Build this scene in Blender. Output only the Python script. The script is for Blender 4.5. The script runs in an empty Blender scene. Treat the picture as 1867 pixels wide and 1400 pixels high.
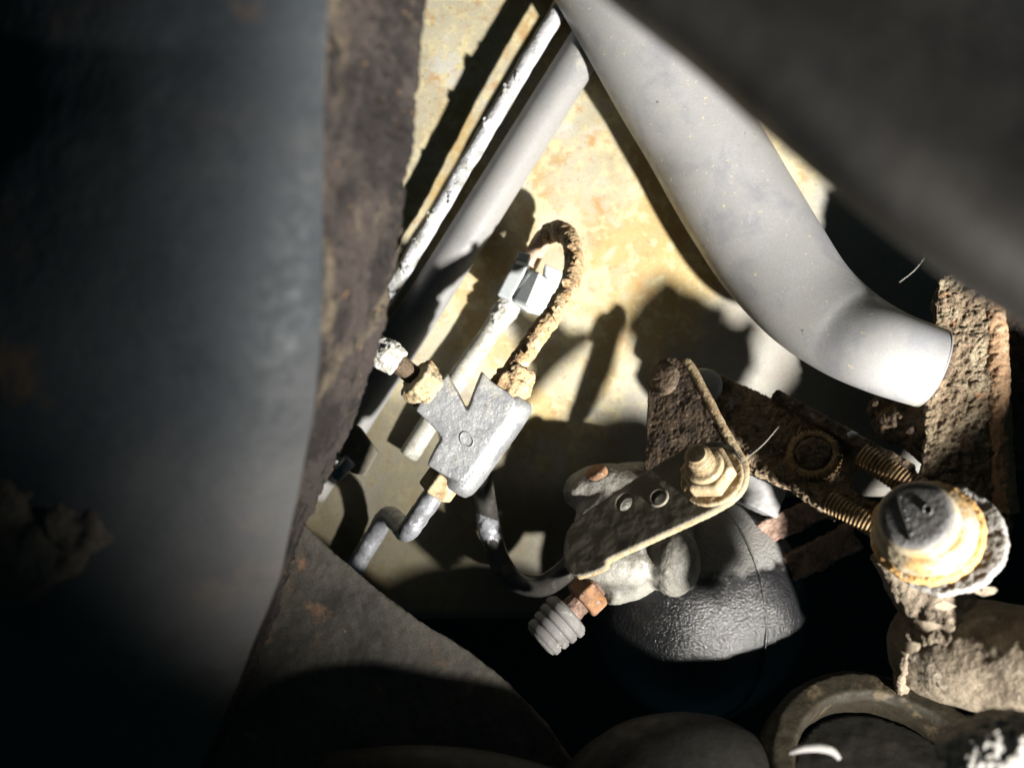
import bpy, bmesh, math, random
from mathutils import Vector as V, Matrix, noise
random.seed(7)
S = bpy.context.scene
C = S.collection
# ---------------------------------------------------------------- camera, light, exposure
HF = math.radians(60.0)
F = 933.5 / math.tan(HF / 2)                 # focal length in photo pixels
cd = bpy.data.cameras.new('camera'); cam = bpy.data.objects.new('camera', cd); C.objects.link(cam)
cd.sensor_width = 36; cd.lens = 18 / math.tan(HF / 2); cd.clip_start = 0.005; cd.clip_end = 20
cam.location = (0, 0, 0); cam.rotation_euler = (math.pi / 2, 0, 0)
cd.dof.use_dof = True; cd.dof.focus_distance = 0.222; cd.dof.aperture_fstop = 7.5
S.camera = cam
w = bpy.data.worlds.new('World'); S.world = w; w.use_nodes = True
w.node_tree.nodes['Background'].inputs[0].default_value = (0.22, 0.75, 0.95, 1)
w.node_tree.nodes['Background'].inputs[1].default_value = 0.025
ld = bpy.data.lights.new('torch', 'SPOT'); torch = bpy.data.objects.new('torch', ld); C.objects.link(torch)
torch.location = V((196, 0, -154)) * .001
AIM = V((-.43, .63, .655))
torch.rotation_euler = AIM.to_track_quat('-Z', 'Y').to_euler()
ld.energy = 20.5; ld.color = (1, .965, .90); ld.shadow_soft_size = .0085
ld.spot_size = math.radians(61); ld.spot_blend = .8
S.view_settings.view_transform = 'Standard'; S.view_settings.look = 'None'
S.view_settings.exposure = 0; S.view_settings.gamma = 1; S.view_settings.use_curve_mapping = False
S.render.engine = 'CYCLES'; S.cycles.max_bounces = 5; S.cycles.diffuse_bounces = 3

# ---------------------------------------------------------------- geometry helpers
MM = .001
def P(px, py, d):                            # photo pixel and depth in mm -> metres
    return V(((px - 933.5) / F * d, d, -(py - 700) / F * d)) * MM
class Plane:
    def __init__(s, px, py, d, n): s.p = P(px, py, d); s.n = V(n).normalized()
    def at(s, px, py, off=0):
        r = P(px, py, 1000); t = (s.p + s.n * off * MM).dot(s.n) / r.dot(s.n)
        return r * t
def catmull(pts, k=8):
    q = [pts[0] * 2 - pts[1]] + list(pts) + [pts[-1] * 2 - pts[-2]]
    out = []
    for i in range(1, len(q) - 2):
        a, b, c, d = q[i - 1:i + 3]
        for j in range(k):
            t = j / k
            out.append(.5 * ((2 * b) + (c - a) * t + (2 * a - 5 * b + 4 * c - d) * t * t + (3 * b - a - 3 * c + d) * t ** 3))
    out.append(q[-2].copy() if hasattr(q[-2], 'copy') else q[-2])
    return out
def tube(pts, rad, n=20, k=8, caps=True, fn=None, bm=None):
    """pts: world points; rad: mm, number or list; fn(s_mm, angle) -> radius factor"""
    bm = bm or bmesh.new()
    rads = rad if isinstance(rad, (list, tuple)) else [rad] * len(pts)
    c = catmull(pts, k) if k > 1 else list(pts)
    rr = catmull([V((r, 0, 0)) for r in rads], k) if k > 1 else [V((r, 0, 0)) for r in rads]
    ring0 = None; up = None; s = 0; first = None
    for i, p in enumerate(c):
        t = (c[min(i + 1, len(c) - 1)] - c[max(i - 1, 0)]).normalized()
        if up is None: up = t.orthogonal().normalized()
        up = (up - t * up.dot(t)).normalized(); sd = t.cross(up)
        if i: s += (p - c[i - 1]).length * 1000
        ring = []
        for j in range(n):
            a = 2 * math.pi * j / n
            r = rr[i].x * MM * (fn(s, a) if fn else 1)
            ring.append(bm.verts.new(p + (up * math.cos(a) + sd * math.sin(a)) * r))
        if ring0:
            for j in range(n): bm.faces.new((ring0[j], ring0[(j + 1) % n], ring[(j + 1) % n], ring[j]))
        else: first = ring
        ring0 = ring
    if caps: bm.faces.new(first[::-1]); bm.faces.new(ring0)
    return bm
def lathe(p0, axis, prof, n=40, ph=0, bm=None, fn=None):
    """prof: list of (t mm along axis, r mm)"""
    bm = bm or bmesh.new()
    ax = V(axis).normalized(); u = ax.orthogonal().normalized(); v = ax.cross(u)
    rings = []
    for t, r in prof:
        c = p0 + ax * t * MM
        if r <= 1e-6: rings.append([bm.verts.new(c)]); continue
        rg = []
        for j in range(n):
            a = 2 * math.pi * j / n + ph
            q = r * (fn(t, a) if fn else 1)
            rg.append(bm.verts.new(c + (u * math.cos(a) + v * math.sin(a)) * q * MM))
        rings.append(rg)
    for a, b in zip(rings, rings[1:]):
        if len(a) == 1 and len(b) == 1: continue
        for j in range(n):
            k = (j + 1) % n
            if len(a) == 1: bm.faces.new((a[0], b[k], b[j]))
            elif len(b) == 1: bm.faces.new((a[j], a[k], b[0]))
            else: bm.faces.new((a[j], a[k], b[k], b[j]))
    if len(rings[0]) > 1: bm.faces.new(rings[0][::-1])
    if len(rings[-1]) > 1: bm.faces.new(rings[-1])
    return bm
def hexnut(p0, axis, h, r, ph=0, hole=0):
    c = r * .09
    return lathe(p0, axis, [(0, r * .88), (c, r), (h - c, r), (h, r * .88)], 6, ph)
def slab(pl, outline, th, holes=(), off=0):
    """outline in photo pixels put on the plane; th mm thick away from the camera side of its normal"""
    bm = bmesh.new(); es = []
    for lp in [outline] + list(holes):
        vs = [bm.verts.new(pl.at(x, y, off)) for x, y in lp]
        es += [bm.edges.new((vs[i], vs[(i + 1) % len(vs)])) for i in range(len(vs))]
    bmesh.ops.triangle_fill(bm, edges=es, use_beauty=True)
    r = bmesh.ops.extrude_face_region(bm, geom=bm.faces[:])
    bmesh.ops.translate(bm, verts=[e for e in r['geom'] if isinstance(e, bmesh.types.BMVert)], vec=-pl.n * th * MM)
    bmesh.ops.recalc_face_normals(bm, faces=bm.faces)
    return bm
def rnd(pts, k=5):                           # smooth closed outline
    q = [V((x, y, 0)) for x, y in pts]; n = len(q); out = []
    for i in range(n):
        a, b, c, d = q[i - 1], q[i], q[(i + 1) % n], q[(i + 2) % n]
        for j in range(k):
            t = j / k
            p = .5 * ((2 * b) + (c - a) * t + (2 * a - 5 * b + 4 * c - d) * t * t + (3 * b - a - 3 * c + d) * t ** 3)
            out.append((p.x, p.y))
    return out
def ell(cx, cy, a, b, rot=0, n=20):
    c, s = math.cos(rot), math.sin(rot)
    return [(cx + a * math.cos(t) * c - b * math.sin(t) * s, cy + a * math.cos(t) * s + b * math.sin(t) * c)
            for t in [2 * math.pi * i / n for i in range(n)]]
def ball(c, r, sub=3, bm=None, sc=(1, 1, 1)):
    bm = bm or bmesh.new()
    m = Matrix.Translation(c) @ Matrix.Diagonal((sc[0], sc[1], sc[2], 1))
    bmesh.ops.create_icosphere(bm, subdivisions=sub, radius=r * MM, matrix=m)
    return bm
def bar(a, b, wd, ht, nrm, bm=None):         # box between two points
    bm = bm or bmesh.new()
    t = (b - a).normalized(); n = V(nrm); n = (n - t * n.dot(t)).normalized(); s = t.cross(n)
    vs = []
    for p in (a, b):
        for i, j in ((-1, -1), (1, -1), (1, 1), (-1, 1)):
            vs.append(bm.verts.new(p + (s * i * wd / 2 + n * j * ht / 2) * MM))
    for f in ((0, 1, 2, 3), (7, 6, 5, 4), (0, 4, 5, 1), (1, 5, 6, 2), (2, 6, 7, 3), (3, 7, 4, 0)):
        bm.faces.new([vs[i] for i in f])
    bmesh.ops.recalc_face_normals(bm, faces=bm.faces)
    return bm
def wobble(bm, amp, sc, seed=0, along=None):
    bm.normal_update()
    mv = []
    for v in bm.verts:
        q = v.co * sc + V((seed * 7.3, seed * 3.1, 0))
        mv.append(noise.fractal(q, 1.0, 2.0, 4) * amp * MM)
    for v, d in zip(bm.verts, mv): v.co += (along or v.normal) * d
    return bm
# ---------------------------------------------------------------- object helpers
def thing(name, label, cat, loc, group=None):
    o = bpy.data.objects.new(name, None); C.objects.link(o); o.location = loc
    o.empty_display_size = .005
    o['label'] = label; o['category'] = cat
    if group: o['group'] = group
    return o
def obj(name, bm, m, parent=None, smooth=True, loc=None, sharp=None):
    base = V((0, 0, 0)); q = parent
    while q: base += q.location; q = q.parent
    if parent is None:
        if loc is None:
            loc = V((0, 0, 0))
            for v in bm.verts: loc += v.co
            loc /= len(bm.verts)
        base = loc
    bmesh.ops.recalc_face_normals(bm, faces=bm.faces)
    for v in bm.verts: v.co -= base
    me = bpy.data.meshes.new(name); 
    for f in bm.faces: f.smooth = smooth
    if sharp:
        for e in bm.edges:
            if len(e.link_faces) == 2 and e.calc_face_angle(0) > math.radians(sharp): e.smooth = False
    bm.to_mesh(me); bm.free()
    me.materials.append(m)
    o = bpy.data.objects.new(name, me); C.objects.link(o)
    if parent: o.parent = parent
    else: o.location = loc
    return o
def tag(o, label, cat=None, group=None, kind=None):
    if label: o['label'] = label
    if cat: o['category'] = cat
    if group: o['group'] = group
    if kind: o['kind'] = kind
    return o
TX = {}
def ctex(size, kind='CLOUDS', depth=3):
    k = (round(size, 3), kind, depth)
    if k not in TX:
        t = bpy.data.textures.new('relief', kind); t.noise_scale = size * MM
        if kind == 'CLOUDS': t.noise_depth = depth
        TX[k] = t
    return TX[k]
def crust(o, vox, *layers):
    if vox:
        r = o.modifiers.new('r', 'REMESH'); r.mode = 'VOXEL'; r.voxel_size = vox * MM; r.use_smooth_shade = True
    for ly in layers:
        amp, size = ly[:2]; kind = ly[2] if len(ly) > 2 else 'CLOUDS'
        d = o.modifiers.new('d', 'DISPLACE'); d.texture = ctex(size, kind); d.strength = amp * MM
        d.mid_level = .5; d.texture_coords = 'LOCAL'
    return o
def bevel(o, wd, seg=2):
    b = o.modifiers.new('b', 'BEVEL'); b.width = wd * MM; b.segments = seg; b.limit_method = 'ANGLE'; b.angle_limit = math.radians(35)
    b.harden_normals = False
    return o
# ---------------------------------------------------------------- materials
def mat(name, base, layers=(), rough=.75, bump=(.25, 900, .3), bump2=None, spec=.3, metal=0, grain=.25, grain_s=2500, mask=None, rough_var=.15):
    """layers: (colour, noise scale /m, lo, hi[, distortion]); bump: (strength, scale /m, height mm)"""
    m = bpy.data.materials.new(name); m.use_nodes = True; nt = m.node_tree; N = nt.nodes; L = nt.links
    b = N['Principled BSDF']; tc = N.new('ShaderNodeTexCoord'); co = tc.outputs['Object']
    def nz(scale, det=6, dist=0, r=.6, off=0):
        mp = N.new('ShaderNodeMapping'); mp.inputs['Location'].default_value = (off, off * .7, off * .3)
        L.new(co, mp.inputs[0])
        n = N.new('ShaderNodeTexNoise'); n.inputs['Scale'].default_value = scale; n.inputs['Detail'].default_value = det
        n.inputs['Roughness'].default_value = r; n.inputs['Distortion'].default_value = dist
        L.new(mp.outputs[0], n.inputs['Vector']); return n.outputs['Fac']
    def ramp(src, lo, hi):
        r = N.new('ShaderNodeMapRange'); r.inputs['From Min'].default_value = lo; r.inputs['From Max'].default_value = hi
        r.interpolation_type = 'SMOOTHSTEP'; L.new(src, r.inputs['Value']); return r.outputs['Result']
    def mix(f, a, c, mode='MIX'):
        x = N.new('ShaderNodeMix'); x.data_type = 'RGBA'; x.blend_type = mode
        if isinstance(f, float): x.inputs['Factor'].default_value = f
        else: L.new(f, x.inputs['Factor'])
        for sck, val in ((x.inputs['A'], a), (x.inputs['B'], c)):
            if isinstance(val, tuple): sck.default_value = (*val, 1)
            else: L.new(val, sck)
        return x.outputs['Result']
    cur = base
    for i, ly in enumerate(layers):
        f = ramp(nz(ly[1], dist=ly[4] if len(ly) > 4 else .3, off=i * .37 + .11), ly[2], ly[3])
        cur = mix(f, cur, ly[0])
    if mask:                                  # mask: (colour, world-axis vector /m, offset, softness noise)
        for col, axis, off, nzs, nza, wid in mask:
            d = N.new('ShaderNodeVectorMath'); d.operation = 'DOT_PRODUCT'; L.new(co, d.inputs[0]); d.inputs[1].default_value = axis
            a = N.new('ShaderNodeMath'); a.operation = 'MULTIPLY_ADD'; L.new(nz(nzs, dist=.5, off=.9), a.inputs[0]); a.inputs[1].default_value = nza
            L.new(d.outputs['Value'], a.inputs[2])
            rf = N.new('ShaderNodeMath'); rf.operation = 'MULTIPLY'; rf.inputs[1].default_value = .82
            L.new(ramp(a.outputs[0], off - wid + nza * .5, off + wid + nza * .5), rf.inputs[0])
            cur = mix(rf.outputs[0], cur, col)
    if grain:
        g = ramp(nz(grain_s, 3, off=.5), .25, .75)
        gm = N.new('ShaderNodeMapRange'); L.new(g, gm.inputs['Value']); gm.inputs['To Min'].default_value = 1 - grain; gm.inputs['To Max'].default_value = 1 + grain * .5
        cmb = N.new('ShaderNodeCombineColor')
        for k in range(3): L.new(gm.outputs['Result'], cmb.inputs[k])
        cur = mix(1.0, cur, cmb.outputs[0], 'MULTIPLY')
    if isinstance(cur, tuple): b.inputs['Base Color'].default_value = (*cur, 1)
    else: L.new(cur, b.inputs['Base Color'])
    rr = N.new('ShaderNodeMapRange'); L.new(nz(400, off=.77), rr.inputs['Value']); rr.inputs['From Min'].default_value = .3; rr.inputs['From Max'].default_value = .7
    rr.inputs['To Min'].default_value = max(.05, rough - rough_var); rr.inputs['To Max'].default_value = min(1, rough + rough_var)
    L.new(rr.outputs[0], b.inputs['Roughness'])
    b.inputs['Metallic'].default_value = metal; b.inputs['Specular IOR Level'].default_value = spec
    prev = None
    for bp in (bump, bump2):
        if not bp: continue
        bn = N.new('ShaderNodeBump'); bn.inputs['Strength'].default_value = bp[0]; bn.inputs['Distance'].default_value = bp[2] * MM
        L.new(nz(bp[1], 5, off=.21), bn.inputs['Height'])
        if prev: L.new(prev, bn.inputs['Normal'])
        prev = bn.outputs['Normal']
    if prev: L.new(prev, b.inputs['Normal'])
    return m
RUST = (.16, .085, .042); RUST_D = (.05, .032, .022); RUST_O = (.38, .19, .07); DUST = (.36, .31, .22)
M = {}
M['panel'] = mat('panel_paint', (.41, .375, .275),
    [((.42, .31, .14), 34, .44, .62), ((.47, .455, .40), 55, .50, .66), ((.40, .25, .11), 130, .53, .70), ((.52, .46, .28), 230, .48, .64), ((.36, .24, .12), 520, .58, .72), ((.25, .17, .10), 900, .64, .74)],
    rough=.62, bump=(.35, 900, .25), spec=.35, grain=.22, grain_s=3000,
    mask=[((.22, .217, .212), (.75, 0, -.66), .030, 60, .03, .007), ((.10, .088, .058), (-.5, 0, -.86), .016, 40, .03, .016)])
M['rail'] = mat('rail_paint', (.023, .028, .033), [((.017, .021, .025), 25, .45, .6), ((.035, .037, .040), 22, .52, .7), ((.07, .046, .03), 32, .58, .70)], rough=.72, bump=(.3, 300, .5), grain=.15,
    mask=[((.11, .105, .103), (.55, 0, -.83), .020, 40, .03, .024), ((.06, .05, .038), (-.35, 0, -.94), .045, 90, .05, .012)])  # first mask paints the torchlight on the lower rail into the colour
M['flange'] = mat('flange_rust', (.036, .028, .025), [((.012, .009, .0085), 70, .46, .60), ((.085, .068, .047), 60, .53, .66), ((.20, .11, .045), 420, .64, .72), ((.01, .008, .007), 260, .56, .64)], rough=.85, bump=(.9, 700, .8), bump2=(.5, 2500, .3), grain=.4)
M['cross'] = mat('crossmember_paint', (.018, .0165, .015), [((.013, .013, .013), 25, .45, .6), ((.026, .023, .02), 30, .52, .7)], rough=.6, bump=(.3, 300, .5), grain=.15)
M['gusset'] = mat('gusset_paint', (.082, .074, .062), [((.045, .041, .037), 60, .45, .65), ((.095, .085, .068), 40, .52, .7), ((.36, .20, .08), 350, .70, .76), ((.18, .11, .07), 120, .6, .72)], rough=.75, bump=(.4, 500, .4), grain=.3)
M['thin_pipe'] = mat('flaking_zinc', (.46, .46, .48), [((.27, .27, .25), 180, .5, .62), ((.56, .56, .58), 300, .55, .65), ((.30, .27, .17), 400, .63, .7)], rough=.5, bump=(.7, 900, .5), spec=.4)
M['fuel_pipe'] = mat('grey_coated_pipe', (.26, .255, .25), [((.22, .22, .22), 60, .45, .65), ((.31, .30, .275), 150, .58, .7)], rough=.5, bump=(.12, 1500, .15), grain=.12, spec=.35)
M['rustpipe'] = mat('rust_scale', (.46, .32, .18), [((.26, .16, .09), 300, .53, .64), ((.60, .48, .30), 260, .5, .62), ((.52, .30, .10), 700, .58, .66), ((.07, .05, .035), 520, .62, .69)], rough=.9, bump=(.9, 1300, .6), bump2=(.5, 4000, .2), grain=.35)
M['rustdark'] = mat('dark_rust_scale', (.125, .09, .058), [((.05, .034, .026), 260, .46, .6), ((.24, .16, .09), 200, .55, .68), ((.30, .24, .17), 500, .61, .7), ((.30, .14, .05), 800, .66, .72)], rough=.9, bump=(.9, 1000, .6), bump2=(.5, 3500, .2), grain=.4)
M['pinkpipe'] = mat('thin_rust_film', (.50, .36, .27), [((.42, .24, .13), 200, .5, .64), ((.60, .52, .44), 350, .55, .66)], rough=.85, bump=(.5, 1500, .3))
M['greypipe'] = mat('dull_steel_tube', (.42, .41, .36), [((.30, .29, .25), 200, .45, .6), ((.58, .57, .52), 350, .55, .66), ((.40, .33, .16), 130, .58, .7)], rough=.5, bump=(.4, 1100, .3), spec=.5)
M['bluepipe'] = mat('bare_zinc_tube', (.36, .37, .40), [((.25, .25, .27), 250, .45, .6), ((.62, .63, .66), 380, .58, .68), ((.07, .06, .05), 700, .64, .70)], rough=.4, bump=(.5, 900, .4), spec=.6, metal=.3)
M['blackpipe'] = mat('black_tube', (.045, .042, .038), [((.10, .09, .07), 200, .55, .66)], rough=.35, bump=(.2, 900, .2), spec=.5)
M['whitecrust'] = mat('white_oxide', (.62, .61, .57), [((.45, .43, .36), 400, .48, .6), ((.50, .38, .18), 300, .60, .7)], rough=.9, bump=(.9, 1400, .6))
M['clip'] = mat('grey_nylon', (.46, .49, .50), [((.36, .38, .38), 150, .5, .65), ((.55, .53, .46), 420, .58, .68)], rough=.45, bump=(.15, 1500, .15), grain=.15, spec=.4)
M['zinc'] = mat('cast_zinc', (.25, .255, .26), [((.18, .185, .195), 180, .46, .62), ((.31, .29, .24), 90, .54, .68), ((.14, .13, .12), 900, .63, .70), ((.36, .36, .35), 600, .64, .72)], rough=.42, bump=(.5, 1600, .25), bump2=(.3, 300, .4), spec=.5, metal=.25, grain=.3)
M['nut_tan'] = mat('tan_oxide', (.44, .36, .22), [((.30, .20, .10), 250, .5, .62), ((.54, .49, .38), 300, .56, .66), ((.08, .06, .04), 500, .64, .7)], rough=.8, bump=(.6, 1100, .4))
M['rustnut'] = mat('brown_rust_nut', (.30, .16, .085), [((.18, .10, .06), 260, .48, .6), ((.44, .22, .08), 320, .56, .66), ((.36, .28, .22), 500, .6, .68)], rough=.85, bump=(.7, 1200, .4))
M['plate'] = mat('rusted_plate', (.115, .082, .055), [((.05, .037, .028), 240, .48, .6), ((.19, .14, .10), 420, .56, .66), ((.26, .19, .12), 700, .62, .7)], rough=.9, bump=(.9, 1100, .5), bump2=(.5, 3600, .2), grain=.4)
M['armplate'] = mat('dusty_steel_plate', (.15, .135, .105), [((.11, .10, .08), 60, .46, .64), ((.20, .18, .145), 200, .56, .68)], rough=.85, bump=(.2, 1500, .1), grain=.15)
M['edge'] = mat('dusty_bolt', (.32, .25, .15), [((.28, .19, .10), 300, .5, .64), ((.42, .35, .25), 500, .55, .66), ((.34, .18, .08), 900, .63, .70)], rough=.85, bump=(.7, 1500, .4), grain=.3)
M['sphere'] = mat('black_wrinkle_paint', (.012, .012, .013), [((.02, .019, .018), 120, .5, .65)], rough=.2, rough_var=.05, bump=(1.0, 1300, .42), bump2=(.5, 3000, .1), spec=.7, grain=.2,
    mask=[((.26, .255, .24), (-.08, -.1, 1.0), .0155, 140, .012, .0016)])
M['cast'] = mat('dusty_casting', (.25, .24, .21), [((.15, .14, .12), 120, .46, .62), ((.36, .35, .32), 260, .56, .68), ((.10, .09, .075), 500, .63, .7)], rough=.55, bump=(.7, 800, .5), bump2=(.3, 3000, .2), spec=.45)
M['bleedcap'] = mat('grey_rubber', (.20, .192, .185), [((.15, .143, .14), 130, .48, .64), ((.33, .315, .29), 300, .58, .68)], rough=.7, bump=(.2, 1500, .2), grain=.15)
M['strut'] = mat('heavy_rust_scale', (.18, .135, .088), [((.26, .215, .145), 110, .48, .62), ((.085, .06, .04), 420, .52, .64), ((.27, .15, .08), 300, .60, .70), ((.32, .28, .20), 650, .62, .70)], rough=.92, bump=(1.0, 1500, .6), bump2=(.6, 4200, .25), grain=.4)
M['strutedge'] = mat('scale_edge', (.30, .19, .11), [((.23, .13, .07), 300, .5, .64), ((.36, .26, .17), 420, .55, .66)], rough=.9, bump=(.8, 1500, .4))
M['hose'] = mat('grey_polymer', (.27, .268, .266), [((.19, .188, .185), 22, .46, .66), ((.22, .222, .235), 70, .5, .66), ((.27, .265, .25), 60, .56, .75), ((.44, .39, .26), 750, .645, .69), ((.29, .29, .30), 120, .60, .76), ((.13, .13, .14), 480, .68, .73)], rough=.48, bump=(.15, 1300, .2), grain=.1, spec=.4,
    mask=[((.36, .33, .21), (.8, .0, -.6), .062, 130, .03, .006)])
M['link'] = mat('link_rust', (.31, .235, .15), [((.12, .083, .056), 200, .50, .64), ((.42, .31, .20), 180, .52, .64), ((.40, .37, .34), 330, .60, .68), ((.34, .17, .06), 600, .64, .71)], rough=.9, bump=(1.0, 1100, .6), bump2=(.6, 3600, .25), grain=.4)
M['thread'] = mat('rusty_thread', (.30, .20, .095), [((.16, .10, .05), 250, .48, .6), ((.48, .36, .2), 500, .58, .68)], rough=.75, bump=(.5, 1600, .3), spec=.4)
M['nylon'] = mat('white_nylon', (.36, .36, .35), [((.28, .275, .255), 200, .5, .65)], rough=.5, bump=(.1, 1500, .1), grain=.1)
M['rubber'] = mat('dusty_black_rubber', (.15, .145, .142), [((.10, .097, .095), 150, .46, .62), ((.21, .205, .20), 380, .58, .68), ((.035, .03, .03), 110, .6, .72)], rough=.75, bump=(.7, 900, .5), grain=.3)
M['cream'] = mat('cream_oxide', (.30, .25, .17), [((.30, .19, .08), 110, .46, .58), ((.36, .33, .27), 200, .54, .66), ((.38, .2, .08), 420, .66, .73)], rough=.6, bump=(.4, 1200, .3))
M['orange'] = mat('orange_rust', (.46, .27, .10), [((.62, .52, .34), 150, .52, .64), ((.28, .14, .06), 420, .58, .68)], rough=.85, bump=(.8, 1200, .5))
M['ash'] = mat('ash_grey_scale', (.25, .24, .225), [((.19, .18, .16), 200, .48, .62), ((.36, .35, .33), 420, .57, .67), ((.10, .09, .08), 600, .64, .70)], rough=.9, bump=(.9, 1200, .5))
M['bush'] = mat('flaking_brown_paint', (.22, .18, .13), [((.14, .11, .08), 110, .46, .62), ((.30, .26, .20), 180, .56, .68), ((.03, .024, .02), 300, .63, .68), ((.36, .2, .1), 650, .67, .73)], rough=.8, bump=(.8, 500, .7), bump2=(.5, 2500, .3), grain=.3)
M['boot'] = mat('dark_rubber_boot', (.015, .014, .0115), [((.024, .022, .017), 90, .52, .68)], rough=.6, bump=(.4, 500, .4), grain=.2)
M['olive'] = mat('olive_stained_ring', (.019, .015, .0078), [((.028, .023, .0135), 90, .5, .66), ((.08, .06, .035), 140, .56, .68)], rough=.7, bump=(.5, 600, .4), grain=.25)
M['twig'] = mat('pinkish_rust_bar', (.27, .18, .14), [((.15, .10, .075), 200, .48, .62), ((.40, .32, .26), 330, .58, .68)], rough=.9, bump=(.9, 900, .6))
M['mud'] = mat('dried_mud', (.075, .062, .048), [((.04, .033, .026), 200, .48, .62)], rough=.95, bump=(.8, 700, .6))
M['edgelight'] = mat('painted_edge_highlight', (.085, .075, .06), [((.05, .043, .036), 70, .46, .62), ((.12, .105, .08), 110, .56, .7)], rough=.8, bump=(.5, 700, .5))  # pale colour for the highlight along the rail's inner edge
M['web'] = mat('dusty_thread', (.6, .58, .5), bump=None, grain=0)
M['crease_shade'] = mat('painted_crease_shade', (.02, .017, .014), bump=None, grain=0)  # near-black colour stands for the shade inside the cap's crease

# ================================================================ the setting
def floor_panel():
    bm = bmesh.new(); nx, nz = 150, 110; g = []
    for j in range(nz + 1):
        row = []
        for i in range(nx + 1):
            x = -190 + 400 * i / nx; z = -150 + 300 * j / nz
            y = 259 + 2.2 * noise.noise(V((x * .02, z * .02, 3))) + .5 * noise.noise(V((x * .11, z * .11, 9)))
            y += 5 / (1 + math.exp(-(x * .62 + z * .78 - 118) / 3))      # shallow pressed step towards the corner
            row.append(bm.verts.new(V((x, y, z)) * MM))
        g.append(row)
    for j in range(nz):
        for i in range(nx):
            q = g[j][i].co * 1000
            if q.x > 24 + 3 * noise.noise(V((q.z * .1, 0, 0))) and q.z < -34 + 3 * noise.noise(V((q.x * .1, 5, 0))) or q.x > 135 or q.z < -70 + 3 * noise.noise(V((q.x * .1, 5, 0))): continue
            bm.faces.new((g[j][i], g[j][i + 1], g[j + 1][i + 1], g[j + 1][i]))
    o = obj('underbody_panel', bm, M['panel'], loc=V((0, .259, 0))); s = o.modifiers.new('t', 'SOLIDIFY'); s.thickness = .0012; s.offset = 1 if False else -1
    return tag(o, 'rust-stained cream underbody panel behind the pipes', None, None, 'structure')
floor_panel()
def cavity():
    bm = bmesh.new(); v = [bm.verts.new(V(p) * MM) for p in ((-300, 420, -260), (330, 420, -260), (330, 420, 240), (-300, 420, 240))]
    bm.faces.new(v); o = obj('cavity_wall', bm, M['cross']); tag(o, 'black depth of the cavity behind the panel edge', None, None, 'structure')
cavity()

def interp(tab, y):
    for (y0, *a), (y1, *b) in zip(tab, tab[1:]):
        if y <= y1 or (y1, *b) == tab[-1]:
            t = (y - y0) / (y1 - y0)
            return [p + (q - p) * t for p, q in zip(a, b)]
def smoothtab(tab, n):
    pts = catmull([V((t[0], t[1], t[2])) for t in tab], n); e = catmull([V((t[3], t[4], 0)) for t in tab], n)
    return [(a.x, a.y, a.z, b.x, b.y) for a, b in zip(pts, e)]
def frame_rail():
    # rows: y, inner edge x, its depth, flange edge x, its depth
    tab = [(-120, 592, 134, 792, 160), (0, 588, 136, 776, 161), (160, 582, 139, 760, 164), (330, 578, 142, 740, 169), (560, 572, 148, 704, 178), (760, 556, 157, 645, 189), (960, 517, 168, 556, 200),
           (1040, 500, 173, 527, 203), (1160, 455, 180, 486, 206), (1250, 420, 186, 452, 208), (1400, 352, 194, 396, 212), (1520, 300, 200, 350, 215)]
    rows = smoothtab(tab, 10)
    root = thing('frame_rail', 'large dark blurred frame rail with pitted rusty flange filling the left side', 'frame rail', P(300, 800, 165))
    bm = bmesh.new(); g = []
    prof = [(0, 0), (-6, -1.2), (-18, -3.2), (-40, -5.5), (-80, -8), (-140, -10.5), (-210, -12), (-290, -12.5), (-370, -12), (-450, -10), (-540, -6), (-640, 1), (-760, 11), (-820, 40)]
    pp = catmull([V((a, b, 0)) for a, b in prof], 4)
    for y, ix, idp, ex, ed in rows:
        f = min(1, max(0, (y - 100) / 850)); A = 4.5 + 11 * f; B = 11 - 5 * f
        g.append([bm.verts.new(P(ix + q.x, y + 0.02 * q.x, idp - A * (1 - math.exp(q.x / (95 + 30 * f))) + B * (q.x / 400) ** 2)) for q in pp])
    for a, b in zip(g, g[1:]):
        for i in range(len(a) - 1): bm.faces.new((a[i], a[i + 1], b[i + 1], b[i]))
    wobble(bm, .5, 28, 1)
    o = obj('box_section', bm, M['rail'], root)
    s = o.modifiers.new('t', 'SOLIDIFY'); s.thickness = .002; s.offset = -1
    bm = bmesh.new(); g = []; n = 22
    for k, (y, ix, idp, ex, ed) in enumerate(rows):
        jit = noise.fractal(V((y * .03, 2, 0)), 1, 2, 5) * 7
        r = [bm.verts.new(P(ix + (ex + jit - ix) * i / n, y, idp + .25 + (ed - idp) * i / n)) for i in range(n + 1)]
        r.append(bm.verts.new(P(ex + jit + 1, y, ed + 2.2))); r.append(bm.verts.new(P(ex + jit - 8, y, ed + 3)))
        g.append(r)
    for a, b in zip(g, g[1:]):
        for i in range(len(a) - 1): bm.faces.new((a[i], a[i + 1], b[i + 1], b[i]))
    o = obj('flange', bm, M['flange'], root); s = o.modifiers.new('s', 'SUBSURF'); s.subdivision_type = 'SIMPLE'; s.levels = s.render_levels = 2
    crust(o, 0, (2.0, 6), (1.4, 2.0), (.7, .8))
    o = obj('edge_highlight', tube([P(ix + 1, y, idp - .3) for y, ix, idp, ex, ed in rows[::4] if y < 1120], .9, 12, 3), M['edgelight'], root); crust(o, 0, (.8, 4))  # thin pale strip added to paint the highlight on the rail edge
    # caked mud on the lower left of the rail
    for k, (x, y, r, d) in enumerate(((20, 940, 9, 157), (80, 990, 8, 156), (20, 1035, 8, 160), (150, 955, 6, 153), (50, 905, 6, 155))):
        bm = ball(P(x, y, d + 4), r, 4, sc=(1.1, .3, .9)); mo = obj('mud_clump', bm, M['mud'], root); crust(mo, 0, (3, 5), (1.5, 1.8))
frame_rail()

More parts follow.
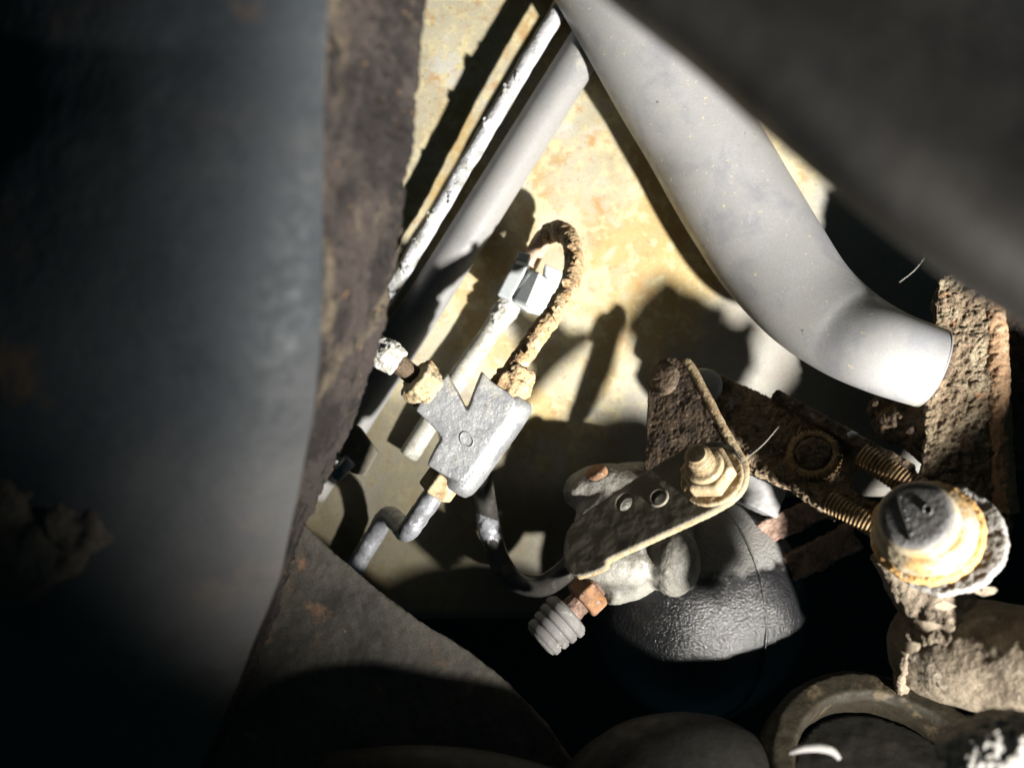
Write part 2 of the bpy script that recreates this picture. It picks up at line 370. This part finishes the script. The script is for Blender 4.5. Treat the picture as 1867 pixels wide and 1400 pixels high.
def crossmember():
    # lower edge line in pixels, depth ~112
    edge = [(1010, -150, 99), (1130, -40, 98), (1300, 100, 97), (1420, 205, 96), (1540, 310, 95), (1700, 437, 94), (1867, 543, 93), (2000, 620, 92), (2150, 700, 91)]
    e = catmull([V(p) for p in edge], 6)
    up = V((.55, -.83))                     # pixels away from the edge, up and to the right
    prof = [(-14, 14), (-10, 8), (0, 3), (14, 0.3), (40, -1.5), (90, -2.4), (160, -.5), (240, 5), (330, 14), (430, 26), (540, 42), (640, 60)]
    pp = catmull([V((a, b, 0)) for a, b in prof], 3)
    bm = bmesh.new(); g = [[bm.verts.new(P(q.x + up.x * a.x, q.y + up.y * a.x, q.z + a.y)) for a in pp] for q in e]
    for a, b in zip(g, g[1:]):
        for i in range(len(a) - 1): bm.faces.new((a[i], a[i + 1], b[i + 1], b[i]))
    wobble(bm, .5, 30, 4)
    o = obj('crossmember', bm, M['cross']); s = o.modifiers.new('t', 'SOLIDIFY'); s.thickness = .002; s.offset = -1
    tag(o, 'dark out-of-focus rounded crossmember cutting across the upper right corner', 'crossmember')
crossmember()

def gusset():
    pl = Plane(650, 1150, 214, (.12, -.97, .2))
    out = [(520, 925), (560, 962), (600, 1000), (645, 1038), (700, 1085), (760, 1128), (820, 1165), (862, 1192), (930, 1248), (1000, 1320), (1060, 1410), (1100, 1500), (280, 1500), (330, 1380), (420, 1200), (480, 1040)]
    o = obj('gusset_plate', slab(pl, out, 2.5), M['gusset']); crust(o, .7, (.7, 6), (.35, 1.5))
    tag(o, 'dim grey triangular gusset plate with rust specks below the bent zinc tube', 'gusset plate')
gusset()

# ================================================================ pipes
def thin_pipe():
    a, b = P(1062, -55, 246), P(612, 700, 249)
    root = thing('hydraulic_pipe', 'thin whitish flaking metal pipe running diagonally left of the wide grey pipe', 'pipe', (a + b) / 2)
    pts = [a.lerp(b, i / 40) + V((noise.noise(V((i * .5, 1, 0))), 0, noise.noise(V((i * .5, 5, 0))))) * .0003 for i in range(41)]
    obj('tube', tube(pts, 2.35, 18, 4, fn=lambda s, t: 1 + .07 * noise.noise(V((s * .3, math.cos(t), math.sin(t))))), M['thin_pipe'], root)
    for x, y, r in ((908, 172, 1.5), (935, 143, 1.3), (880, 222, 1.4), (830, 325, 1.5), (838, 300, 1.2), (800, 365, 1.2), (785, 395, 1.4), (760, 442, 1.2), (735, 485, 1.5), (716, 535, 1.6)):
        t = (y + 55) / 755; p = a.lerp(b, t) + V((random.uniform(-1.6, 1.6), -1.9 + random.uniform(-.3, .4), random.uniform(-.6, .6))) * MM
        bm = ball(p, r, 3, sc=(.8, .5, 1.3)); wobble(bm, .9, 900, x)
        o = obj('flake', bm, M['thin_pipe'] if random.random() < .6 else M['whitecrust'], root)
thin_pipe()
def fuel_pipe():
    a, b = P(1150, -45, 250), P(560, 895, 253)
    o = obj('fuel_pipe', tube([a.lerp(b, i / 20) for i in range(21)], 5.7, 36, 4), M['fuel_pipe'])
    tag(o, 'wide smooth grey pipe running diagonally beside the thin flaking pipe', 'pipe')
fuel_pipe()
def small_clip():
    root = thing('pipe_clip', 'dark square pipe clip half hidden beside the rusty rail flange', 'clip', P(655, 810, 247))
    pl = Plane(655, 800, 240, (.1, -1, .1))
    bevel(obj('clip_block', slab(pl, [(628, 770), (655, 776), (690, 824), (665, 868), (640, 862), (612, 820)], 6), M['armplate'], root, False), .5)
    obj('clip_pin', tube([P(640, 838, 239), P(612, 866, 241)], 2.0, 14, 1), M['bluepipe'], root)
small_clip()

def junction():
    root = thing('junction_block', 'grey cast Y-shaped brake pipe junction block in the centre', 'junction block', P(862, 800, 222))
    pl = Plane(860, 790, 211, (.06, -.99, -.05))
    out = [(815, 683), (834, 716), (852, 751), (866, 714), (880, 679), (893, 693), (930, 718), (940, 730), (938, 745), (890, 815), (845, 874), (836, 880), (812, 868), (779, 848), (792, 822), (806, 800), (800, 790), (778, 768), (758, 748), (768, 732), (800, 698)]
    bm = slab(pl, out, 11)
    tube([P(948, 724, 216.4), P(936, 742, 216.4), P(890, 808, 216.4), P(840, 876, 216.4), P(828, 894, 216.4)], [3.4, 4.6, 4.7, 4.6, 3.4], 28, 5, bm=bm)
    o = obj('body', bm, M['zinc'], root); crust(o, .3); sm = o.modifiers.new('s', 'SMOOTH'); sm.factor = .5; sm.iterations = 4
    crust(o, 0, (.3, 5), (.12, 1.2))
    # cast ring mark
    c = pl.at(851, 801); bm = bmesh.new(); u = V((.55, 0, -.83)); u = (u - pl.n * u.dot(pl.n)).normalized(); v = pl.n.cross(u)
    ringp = [c + (u * math.cos(t) * .0019 + v * math.sin(t) * .0014) + pl.n * .00012 for t in [2 * math.pi * i / 24 for i in range(25)]]
    obj('cast_ring_mark', tube(ringp, .22, 8, 1, caps=False), M['zinc'], o)
    # union nuts
    ax = (P(968, 640, 217) - P(905, 735, 217)).normalized()
    n = obj('union_nut', hexnut(P(917, 727, 217), ax, 6.2, 5.2, .2), M['rustpipe'], root, True); crust(n, .35, (1.6, 2.2), (.8, .9)); n['label'] = 'crumbling orange rusted union nut'
    n2 = obj('union_collar', lathe(P(936, 697, 217), ax, [(0, 4.6), (1, 4.4), (4.2, 3.9), (4.6, 3)], 26), M['rustpipe'], root); crust(n2, .35, (1.4, 1.8), (.7, .8))
    ax2 = (P(745, 965, 218) - P(815, 868, 217)).normalized()
    n = obj('union_nut', hexnut(P(815, 866, 217), ax2, 5.6, 4.7, .5), M['nut_tan'], root, False); bevel(n, .3)
    ax3 = (P(700, 640, 208) - P(790, 712, 214)).normalized()
    n = obj('union_nut', hexnut(P(786, 712, 213.5), ax3, 5.5, 5.6, .3), M['nut_tan'], root, True); crust(n, .35, (1.1, 2), (.5, .8))
junction()

def hook_line():
    root = thing('brake_line', 'rusted brake pipe looping over in a hook above the junction block', 'brake pipe', P(985, 560, 243))
    pts = [P(930, 690, 217), P(950, 655, 218), P(985, 605, 222), P(1018, 560, 227), P(1040, 515, 232), P(1046, 470, 237), P(1038, 436, 241), P(1018, 421, 245), P(998, 428, 248)]
    o = obj('rusted_tube', tube(pts, [2.6, 2.6, 2.6, 2.6, 2.6, 2.6, 2.7, 2.8, 2.8], 26, 10), M['rustpipe'], root); crust(o, .3, (.9, 3), (.5, 1.1), (.3, .5))
    pts = [P(1004, 424, 248.6), P(990, 436, 250), P(975, 462, 251.5), P(958, 495, 252), P(942, 525, 252), P(925, 558, 252)]
    o = obj('bare_tube', tube(pts, [2.5, 2.6, 2.6, 2.6, 2.6, 2.6], 22, 8), M['pinkpipe'], root); crust(o, .4, (.5, 1.5))
    pts = [P(930, 548, 252), P(905, 590, 252), P(870, 640, 252), P(835, 690, 252), P(790, 760, 253), P(745, 830, 254)]
    o = obj('lower_tube', tube(pts, 2.9, 22, 6, fn=lambda s, t: 1 + .06 * noise.noise(V((s * .25, math.cos(t), math.sin(t))))), M['greypipe'], root)
    o = obj('corrosion_crust', tube([P(938, 545, 251.5), P(920, 568, 251.5), P(903, 592, 251.6)], [2.8, 3.5, 2.9], 22, 6), M['whitecrust'], root); crust(o, .35, (1.7, 2.2), (.8, .8))
    # loose scale plates standing off the loop
    for x, y, d in ((1050, 480, 233), (1034, 520, 229), (1008, 570, 222), (962, 635, 216), (1046, 455, 236)):
        bm = ball(P(x + random.uniform(-8, 8), y, d), 1.4, 3, sc=(.7, .8, 1.5)); wobble(bm, 1.0, 1000, x); obj('scale_lump', bm, M['rustpipe'], root)
hook_line()

def clip():
    root = thing('line_clip', 'pale grey plastic clip holding the hooked rusty brake pipe', 'clip', P(965, 520, 250))
    pl = Plane(985, 530, 245, (.12, -.95, -.1))
    o = obj('clip_body', slab(pl, [(966, 492), (983, 498), (1022, 520), (1012, 552), (991, 577), (962, 570), (934, 548), (946, 522)], 7), M['clip'], root, False); bevel(o, 1.2, 3)
    pl2 = Plane(980, 500, 243, (-.5, -.8, .35))
    o = obj('clip_ridge', slab(pl2, [(968, 490), (984, 497), (960, 556), (936, 548)], 3.2), M['clip'], root, False); bevel(o, .5)
    pl3 = Plane(940, 510, 245, (-.2, -.95, .1))
    o = obj('clip_arm', slab(pl3, [(948, 461), (966, 466), (955, 500), (930, 548), (905, 538), (924, 500)], 8), M['clip'], root, False); bevel(o, .6)
    o = obj('clip_head', slab(Plane(956, 468, 244, (0, -.9, .45)), [(944, 458), (968, 463), (962, 480), (940, 474)], 3), M['clip'], root, False); bevel(o, .4)
    o = obj('clip_latch', slab(Plane(1010, 495, 246, (.1, -.95, .2)), [(994, 480), (1022, 492), (1030, 508), (1022, 526), (1004, 518), (992, 500)], 4), M['clip'], root, False); bevel(o, .5)
clip()

def s_bend():
    pts = [P(806, 880, 217.5), P(785, 910, 218), P(762, 942, 218.5), P(746, 964, 219.5), P(738, 967, 224), P(726, 953, 232), P(712, 940, 241), P(700, 946, 246), P(685, 972, 250), P(665, 1006, 251), P(645, 1040, 252), P(610, 1095, 253)]
    o = obj('brake_line', tube(pts, 2.65, 20, 8, fn=lambda s, t: 1 + .06 * noise.noise(V((s * .35, math.cos(t), math.sin(t))))), M['bluepipe'])
    crust(o, 0, (.5, 1.6)); tag(o, 'S-bent bare grey brake pipe leaving the bottom of the junction block', 'brake pipe')
s_bend()
def left_line():
    root = thing('brake_line', 'short white-corroded pipe stub between the rail flange and the junction block', 'brake pipe', P(715, 655, 241))
    o = obj('corroded_tube', tube([P(640, 612, 212), P(680, 632, 211), P(705, 648, 210), P(728, 664, 210)], [2.5, 2.9, 4.0, 3.2], 22, 8), M['whitecrust'], root); crust(o, .35, (1.3, 2.2), (.6, .8))
    obj('tube', tube([P(720, 658, 210), P(750, 682, 212), P(785, 710, 216)], 2.4, 18, 6), M['rustdark'], root)
left_line()
def u_line():
    pts = [P(868, 810, 248), P(878, 870, 247), P(888, 935, 246), P(898, 985, 245), P(915, 1030, 244), P(945, 1060, 243), P(985, 1068, 241), P(1020, 1050, 239), P(1050, 1020, 237), P(1075, 990, 236)]
    root = thing('brake_line', 'dark U-shaped pipe curving from behind the junction block to the valve', 'brake pipe', P(930, 1020, 236))
    obj('tube', tube(pts, 3.0, 22, 8), M['blackpipe'], root)
    o = obj('lit_patch', tube([P(884, 928, 246), P(892, 962, 245.4), P(903, 1002, 244.6)], [2.5, 3.25, 2.6], 22, 6), M['bluepipe'], root); crust(o, .4, (.6, 1.5))  # pale sleeve paints the lit stretch of the dark tube
u_line()

# ================================================================ sphere, valve, bracket
def sphere():
    c = P(1265, 1098, 250)
    root = thing('hydraulic_sphere', 'black wrinkled sphere with grey dust on top below the bracket', 'sphere', c)
    bm = ball(c, 30.6, 6, sc=(1, .95, 1.02)); wobble(bm, .5, 60, 3)
    obj('shell', bm, M['sphere'], root)
    # faint moulded seam
    pts = []
    for i in range(30):
        a = math.radians(-75 + 150 * i / 29); q = V((.42, -.9, 0)).normalized() * math.cos(a) + V((0, 0, 1)) * math.sin(a)
        pts.append(c + V((q.x * 30.5, q.y * 29.0, q.z * 31.1)) * MM)
    obj('seam', tube(pts, .45, 8, 1), M['sphere'], root)
sphere()
NA = (-.47, -.70, .54)
ARM = Plane(1290, 870, 212, NA)
def valve():
    root = thing('hydraulic_valve', 'dusty cast valve body under the bracket arm with a bleed screw', 'valve', P(1130, 990, 224))
    bm = bmesh.new()
    lathe(P(1088, 955, 240), (P(1240, 985, 234) - P(1088, 955, 240)), [(-5, 8), (-3, 11), (2, 13.5), (10, 14.3), (18, 13.5), (24, 10), (26, 6)], 36, bm=bm)
    ball(P(1125, 1028, 226), 8.5, 3, bm, (1.3, .9, .8)); ball(P(1228, 1022, 224), 8.0, 3, bm, (.85, 1, 1.15))
    lathe(P(1190, 1035, 232), (P(1080, 1080, 224) - P(1190, 1035, 232)), [(-4, 7), (0, 6.8), (10, 5.8), (15.5, 4.8)], 26, bm=bm)
    ball(P(1110, 895, 240), 9.5, 3, bm, (1.3, 1, .8)); ball(P(1160, 880, 242), 8.5, 3, bm, (1.2, 1, .7))
    o = obj('casting', bm, M['cast'], root); crust(o, .6)
    sm = o.modifiers.new('s', 'SMOOTH'); sm.factor = .5; sm.iterations = 25
    crust(o, 0, (1.0, 6), (.4, 1.4))
    o = obj('port_stub', lathe(P(1092, 872, 236), (-.4, -.4, .75), [(-2, 3.2), (1, 3.2), (2.4, 3.0), (3, 2.2)], 20), M['rustnut'], root)
    # bleed screw and ribbed cap, axis towards lower left
    a = P(1090, 1066, 223); b = P(975, 1178, 219); ax = (b - a).normalized(); L = (b - a).length * 1000
    bs = obj('bleed_nut', hexnut(a + ax * 1.0 * MM, ax, 5.2, 5.4, .35), M['rustnut'], root, False); bevel(bs, .45, 3); pass
    o = obj('bleed_stem', lathe(a, ax, [(0, 2.8), (10.8, 3.1)], 24), M['twig'], root); crust(o, .35, (.6, 1.6))
    pr = [(9.2, 2.5), (9.6, 5.2), (10.2, 5.9)]
    for k in range(4):
        t = 10.2 + k * 2.35; r = 6.3 - .35 * k
        pr += [(t + .15, r - .5), (t + .5, r), (t + 1.75, r + .02), (t + 2.15, r - .25), (t + 2.3, r - .7)]
    pr += [(pr[-1][0] + .4, 4.6), (pr[-1][0] + .9, 3), (pr[-1][0] + 1.0, 0)]
    obj('dust_cap', lathe(a, ax, pr, 40), M['bleedcap'], root)
valve()

def lever():
    root = thing('lever_bracket', 'bent rusty steel lever bracket with bright lit edge and big bolt', 'bracket', P(1290, 870, 210))
    up = Plane(1330, 850, 217, (-.62, -.72, .28))
    out = rnd([(1182, 700), (1190, 672), (1212, 652), (1240, 653), (1260, 672), (1290, 728), (1322, 790), (1350, 840), (1352, 880), (1320, 905), (1240, 900), (1178, 880), (1177, 800)], 4)
    plate = o = obj('upper_plate', slab(up, out, 2.4), M['plate'], root); crust(o, .33, (.4, 3), (.25, .9))
    out = rnd([(1352, 838), (1359, 862), (1352, 890), (1325, 915), (1270, 944), (1200, 976), (1130, 1008), (1105, 1022), (1100, 1034), (1052, 1049), (1030, 1028), (1028, 990), (1042, 955), (1090, 918), (1180, 858), (1260, 812), (1318, 806), (1340, 818)], 4)
    arm = o = obj('lower_arm', slab(ARM, out, 2.6, [ell(1138, 915, 16, 13, -.9), ell(1201, 907, 13, 15, .4)], 1.5), M['armplate'], root); crust(o, .33, (.25, 5))
    n = ARM.n
    # eyelet in the second hole
    c = ARM.at(1201, 907, 1.5); u = n.orthogonal().normalized(); v = n.cross(u)
    obj('eyelet', tube([c + (u * math.cos(t) + v * math.sin(t)) * .0021 for t in [2 * math.pi * i / 28 for i in range(29)]], .5, 10, 1, caps=False), M['armplate'], arm)
    c = ARM.at(1299, 872, 1.5)
    o = obj('washer', lathe(c, n, [(0, 7.6), (.9, 7.6), (1.1, 7.3)], 40), M['edge'], root); crust(o, .35, (.4, 1.5))
    nut = o = obj('nut', hexnut(c + n * 1.1 * MM, n, 4.4, 6.5, .15), M['edge'], root, False); bevel(o, .3)
    o = obj('nut_collar', lathe(c + n * 5.7 * MM, n, [(0, 4.6), (1.3, 4.5), (1.5, 4.1)], 36), M['edge'], nut)
    pr = [(5, 2.6)]
    for k in range(4):
        t = 6.6 + k * 1.25; pr += [(t, 2.35), (t + .5, 3.15), (t + .75, 3.15), (t + 1.2, 2.35)]
    pr += [(11.9, 2.2), (12, 0)]
    obj('bolt', lathe(c, n, pr, 32), M['edge'], root, sharp=25)
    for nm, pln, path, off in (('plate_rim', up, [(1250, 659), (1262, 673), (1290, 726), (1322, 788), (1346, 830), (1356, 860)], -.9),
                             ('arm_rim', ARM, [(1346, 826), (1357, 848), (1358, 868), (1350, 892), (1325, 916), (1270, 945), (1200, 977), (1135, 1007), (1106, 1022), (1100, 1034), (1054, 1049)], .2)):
        o = obj(nm, tube([pln.at(x, y, off) for x, y in path], 1.25 if nm == 'plate_rim' else 1.1, 14, 6), M['edge'], plate if nm == 'plate_rim' else arm); crust(o, .3, (.3, 2.5), (.22, .9))  # pale dusty rims, added so the plate edges look brightly lit
    # rivet head near the top of the upper plate
    c = up.at(1212, 692)
    o = obj('rivet', lathe(c, up.n, [(-.5, 4.4), (.6, 4.4), (1.3, 3.9), (1.7, 2.4), (1.8, 0)], 32), M['plate'], plate); crust(o, .35, (.4, 1.2))
lever()

def link():
    LN = (-.42, -.80, .43); pl = Plane(1450, 800, 222, LN); n = V(LN).normalized()
    root = thing('link_arm', 'brown rusted flat link arm running from the lever bracket to the ball joint', 'link arm', P(1450, 800, 218))
    out = [(1262, 662), (1288, 668), (1330, 690), (1420, 732), (1520, 786), (1600, 826), (1655, 860), (1690, 905), (1668, 965), (1640, 985), (1580, 955), (1530, 925), (1517, 941), (1488, 925), (1440, 888), (1390, 868), (1340, 842), (1290, 790)]
    o = obj('flat_bar', slab(pl, out, 3.4, [ell(1588, 882, 46, 27, .52, 24)]), M['link'], root); crust(o, .36, (1.3, 3), (.9, 1.2), (.4, .6))
    o = obj('top_rail', bar(pl.at(1413, 722, 1.6), pl.at(1664, 862, 1.6), 3.0, 3.6, LN), M['rustdark'], root); crust(o, .35, (.8, 3), (.4, 1))
    o = obj('paint_chip', slab(pl, [(1544, 790), (1553, 784), (1564, 789), (1558, 796), (1546, 797)], .7, (), 4.0), M['nylon'], root); 
    # serrated washer and bolt head
    c = pl.at(1485, 832, .6)
    teeth = lambda t, a: 1 + (.045 if math.sin(a * 38) > 0 else -.045) * (1 if t > .2 else 0)
    o = obj('serrated_washer', lathe(c, n, [(-1, 6.4), (.3, 6.4), (2.0, 6.2), (2.4, 5.6), (2.4, 4.6), (1.4, 4.3), (1.4, 0)], 152, fn=lambda t, a: teeth(t, a)), M['thread'], root)
    o = obj('bolt_head', lathe(c, n, [(0, 4.2), (2.2, 4.2), (2.9, 3.6), (3.1, 0)], 30), M['rustdark'], root); crust(o, .35, (1, 2), (.5, .7))
    # threaded legs either side of the slot
    def thr(a, b, r, pitch=.95):
        L = (b - a).length * 1000; ax = (b - a).normalized(); pr = [(0, r * .6)]; t = 0
        while t < L: pr += [(t + .06, r - .3), (t + .4, r), (t + .52, r), (t + .88, r - .3)]; t += pitch
        pr.append((t, 0)); return lathe(a, ax, pr, 24)
    obj('threaded_leg', thr(pl.at(1512, 912, .8), pl.at(1650, 992, .8), 2.7, .95), M['thread'], root, sharp=25)
    obj('threaded_leg', thr(pl.at(1575, 826, .6), pl.at(1672, 892, .6), 3.4, .95), M['thread'], root, sharp=25)
    c = P(1284, 706, 239)
    obj('nylon_bush', lathe(c, V((-.45, -.85, .2)), [(-5, 4.4), (-3, 5.0), (-2.2, 5.2), (-1.6, 4.4), (-.8, 4.4), (-.2, 5.1), (1.6, 5.0), (2, 4)], 36), M['nylon'], root)
link()

BA = V((-.54, -.72, .44)).normalized()
def ball_joint():
    c = P(1668, 937, 183)
    root = thing('ball_joint', 'brightly lit cream ball joint with a dark rubber cap at the link end', 'ball joint', c - BA * .01)
    bk = -BA
    cap = o = obj('rubber_cap', lathe(c, bk, [(0, 0), (0, 5.5), (.1, 6.5), (.5, 7.1), (1.2, 7.3)], 48), M['rubber'], root)
    # crease and moulded ring on the cap
    u = V((.34, 0, -.94)); u = (u - BA * u.dot(BA)).normalized(); v = BA.cross(u)
    pt = lambda a, b: c + (u * a + v * b) * MM + BA * .00012
    side = 1 if (pt(0, 3) - c).x < 0 else -1
    obj('crease', tube([pt(-5.2, side * 2.2), pt(-2, side * 2.5), (pt(1.5, side * 2.3)), pt(5.6, side * 2.2)], [.12, .2, .22, .14], 8, 6), M['crease_shade'], cap)
    for k in range(4):
        t = (-4.3, -1.4, .6, 3.9)[k]; bm = ball(pt(t, side * 1.75) - BA * .00015, .2 + .12 * random.random(), 2); wobble(bm, .3, 1500, k); obj('mould_lump', bm, M['rubber'], cap)
    c2 = pt(-.3, -side * 2.6)
    obj('mould_ring', tube([c2 + (u * math.cos(t) * 1.0 + v * math.sin(t) * .8) * MM for t in [2 * math.pi * i / 20 for i in range(17)]], .2, 8, 1), M['rubber'], cap)
    obj('cap_rim', lathe(c, bk, [(1.1, 6.6), (1.0, 7.2), (1.3, 7.7), (3.6, 8.1), (4.6, 8.0), (5.0, 7.4)], 56), M['cream'], root)
    o = obj('housing', lathe(c, bk, [(4.2, 7.0), (4.8, 8.6), (5.4, 9.4), (7.4, 9.9), (8.0, 9.5), (8.6, 10.2), (11, 10.6), (12, 10.2), (13, 8)], 64), M['cream'], root); crust(o, .4, (.5, 3), (.2, .8))
    o = obj('rusty_seat', lathe(c, bk, [(9.5, 9.0), (10.2, 11.4), (12.2, 11.7), (13.2, 9)], 64), M['orange'], root); crust(o, .4, (.9, 2.5), (.4, .9))
    cc = c + bk * .0135 + V((.003, 0, -.0005))
    o = obj('ragged_washer', lathe(cc, bk, [(0, 12.2), (2.2, 12.6), (2.6, 11)], 72, fn=lambda t, a: 1 + .05 * noise.noise(V((math.cos(a) * 4, math.sin(a) * 4, 1))) + .03 * noise.noise(V((math.cos(a) * 11, math.sin(a) * 11, 3)))), M['ash'], root); crust(o, .4, (.9, 3), (.4, 1.2))
    o = obj('stem', tube([P(1650, 1000, 205), P(1668, 1050, 205), P(1700, 1100, 204), P(1730, 1150, 203)], [8, 7, 8, 11], 28, 6), M['bush'], root); crust(o, .5, (1.6, 5), (.8, 1.4))
ball_joint()

def strut():
    root = thing('anchor_bracket', 'deeply pitted upright rust-scaled bracket beside the hose end', 'bracket', P(1770, 700, 196))
    pl = Plane(1765, 690, 216, (-.34, -.92, .1))
    out = rnd([(1714, 512), (1740, 494), (1776, 490), (1812, 502), (1828, 530), (1834, 640), (1838, 760), (1842, 850), (1846, 930), (1835, 985), (1770, 1000), (1690, 950), (1680, 872), (1686, 800), (1692, 720), (1700, 640), (1706, 570)], 3)
    o = obj('pitted_plate', slab(pl, out, 6), M['strut'], root); crust(o, .28, (2.4, 4.5), (1.5, 1.7), (.55, .7))
    pts = [pl.at(x - 6, y, -1.4) for x, y in ((1815, 524), (1822, 600), (1826, 680), (1829, 770), (1833, 850), (1839, 935))]
    o = obj('edge_scale', tube(pts, [2.0, 2.5, 2.6, 2.6, 2.7, 2.9], 20, 8), M['strutedge'], root); crust(o, .33, (1.0, 2), (.6, .8))
    pl2 = Plane(1860, 700, 222, (-.1, -.98, .1))
    o = obj('rear_plate', slab(pl2, [(1775, 535), (1860, 532), (1905, 552), (1990, 600), (2120, 640), (2250, 700), (2250, 830), (2100, 850), (1960, 860), (1850, 850), (1785, 800), (1775, 700)], 8), M['rustdark'], root); crust(o, .45, (2.2, 4), (1.2, 1.5), (.5, .7))  # real plate, its right part extended out of view to shade the panel
strut()

def hose():
    ctr = [(960, -250, 238, 100), (1075, -90, 239, 100), (1150, 35, 240, 100), (1216, 150, 242, 101), (1270, 240, 243, 101), (1320, 328, 243, 102), (1357, 390, 242, 102), (1405, 465, 239, 100), (1468, 545, 232, 92), (1538, 602, 224, 85), (1612, 641, 216, 79), (1696, 671, 215, 75)]
    pts = [P(*q[:3]) for q in ctr]
    root = thing('air_hose', 'thick smooth grey hose curving down from the top to the rusty bracket', 'hose', P(1335, 435, 228))
    bm = tube(pts, [q[2] * q[3] / F for q in ctr], 64, 12, fn=None)
    o = obj('hose_wall', bm, M['hose'], root)
    ax = (pts[-1] - pts[-2]).normalized()
    obj('hose_end_lip', lathe(pts[-1] - ax * .0004, ax, [(0, 9.3), (.2, 10.1), (.6, 9.95), (.8, 9.3), (.8, 7.4), (-.2, 7.3)], 56), M['hose'], root)
    o = obj('hose_end_stub', tube([pts[-1] + ax * .0008, pts[-1] + ax * .0025], 7, 32, 1), M['rustdark'], root); crust(o, .5, (1, 2.5))
hose()
def rust_lump():
    bm = bmesh.new(); ball(P(1655, 768, 232), 8, 3, bm, (1.1, 1, .8)); ball(P(1695, 790, 226), 7.4, 3, bm); ball(P(1622, 745, 234), 5.4, 3, bm, (1, 1, .8))
    o = obj('rusted_boss', bm, M['rustdark']); crust(o, .4, (2, 4), (1, 1.2)); tag(o, 'dark crumbly rusted boss tucked under the cut end of the grey hose', 'boss')
rust_lump()

# flaking bars behind the sphere
def flaky_bars():
    for lab, a, b, wd in (('short pinkish rusted bar behind the sphere, nearest the link arm', (1385, 975, 238), (1515, 915, 238), 6), ('long pinkish rusted bar behind the sphere, lower of the two', (1420, 1045, 236), (1560, 975, 236), 7)):
        bm = bar(P(*a), P(*b), wd, 5, (.1, -1, .2)); o = obj('rusted_bar', bm, M['twig']); crust(o, .4, (2.2, 4), (.9, 1.2))
        tag(o, lab, 'bar', 'rusted bars behind the sphere')
    o = obj('bracket_stub', bar(P(1330, 880, 236), P(1420, 920, 238), 8, 4, (.1, -1, .2)), M['fuel_pipe']); crust(o, .5, (.8, 3)); tag(o, 'grey stub of metal between the bolt and the rusted bars', 'bracket')
flaky_bars()

def bush():
    root = thing('bush_housing', 'lumpy brown flaking bush housing at the lower right under the ball joint', 'bush housing', P(1750, 1180, 190))
    bm = bmesh.new()
    lathe(P(1650, 1170, 212), (P(1900, 1215, 190) - P(1650, 1170, 212)), [(-2, 6), (0, 9), (4, 11.0), (10, 12), (20, 12.5), (95, 12.5)], 40, bm=bm)
    o = obj('barrel', bm, M['bush'], root); crust(o, .5, (1.4, 10), (.35, 3))
    o = obj('collar', lathe(P(1650, 1165, 212), V((.8, -.5, -.2)), [(0, 8), (1, 12.5), (2.5, 12.8), (3.5, 10)], 48, fn=lambda t, a: 1 + .12 * noise.noise(V((math.cos(a) * 3, math.sin(a) * 3, 7)))), M['bush'], root); crust(o, .5, (2, 4), (1, 1.3))
    for x, y, d in ((1760, 1068, 192), (1795, 1075, 190), (1690, 1140, 190), (1660, 1180, 192), (1720, 1105, 191)):
        pl = Plane(x, y, d, (random.uniform(-.4, .4), -.9, random.uniform(0, .6)))
        out = [(x + random.uniform(14, 30) * math.cos(t) , y + random.uniform(6, 13) * math.sin(t)) for t in [i * math.pi / 4 for i in range(8)]]
        obj('paint_flake', slab(pl, out, .5), M['bush'], root, False)
bush()

def bottom_things():
    c = P(1240, 1565, 200)
    root = thing('rubber_boot', 'dark domed rubber boot rising at the bottom edge beneath the sphere', 'boot', c)
    bm = ball(c, 32.2, 5, sc=(1.05, .6, 1)); wobble(bm, .7, 50, 8); obj('dome', bm, M['boot'], root)
    o = obj('shade_tube', tube([P(1330, 1580, 184), P(1180, 1530, 184), P(1020, 1490, 185), P(880, 1452, 187), P(740, 1440, 190), P(600, 1450, 196)], [9, 9, 9, 9, 9, 9], 32, 8), M['boot'], root)  # added tube, mostly out of view, put there to shade the lower gusset
    pts = [P(x, y, 176) for x, y in ((1438, 1372), (1462, 1364), (1490, 1362), (1515, 1368), (1530, 1382))]
    o = obj('cable_tie', tube(pts, [.4, .8, .9, .8, .5], 12, 6), M['bleedcap']); tag(o, 'small white tie on the dark boot at the bottom edge', 'cable tie')
    # olive ring
    c = P(1640, 1455, 194); ax = V((.12, -.62, .78)).normalized()
    root = thing('clamp_ring', 'olive-brown stained ring along the bottom right edge', 'ring', c)
    o = obj('ring_band', lathe(c, ax, [(-8, 23.7), (-8, 29.3), (-2, 31), (2, 30.4), (3.4, 28.7), (3.2, 24.2), (1, 23.1), (-8, 23.7)], 72), M['olive'], root); crust(o, .6, (.8, 8), (.25, 2))
    o = obj('ring_core', lathe(c, ax, [(-9, 13.5), (-6, 22.5), (-4, 22.5), (-3, 15.8), (-3, 0)], 48), M['boot'], root); crust(o, .7, (.8, 5))
    bm = bmesh.new(); ball(P(1800, 1378, 165), 8.2, 3, bm, (1.1, 1, .8)); ball(P(1850, 1350, 165), 7.6, 3, bm, (1.2, 1, .7)); ball(P(1770, 1410, 165), 6.5, 3, bm)
    o = obj('corroded_nut', bm, M['ash']); crust(o, .4, (1.8, 3.5), (1.2, 1.2)); tag(o, 'pale crumbly corroded nut in the bottom right corner', 'nut')
bottom_things()

# fine dusty threads of cobweb
for lab, a, b in (('fine cobweb thread slanting across the rusted link arm', (1352, 842, 206), (1420, 778, 210)), ('fine cobweb thread in the dark gap beside the grey hose', (1640, 515, 205), (1692, 462, 205))):
    o = obj('cobweb_thread', tube([P(*a), P((a[0] + b[0]) / 2 + 3, (a[1] + b[1]) / 2 + 3, a[2]), P(*b)], .04, 6, 5), M['web']); tag(o, lab, 'cobweb', 'cobweb threads')
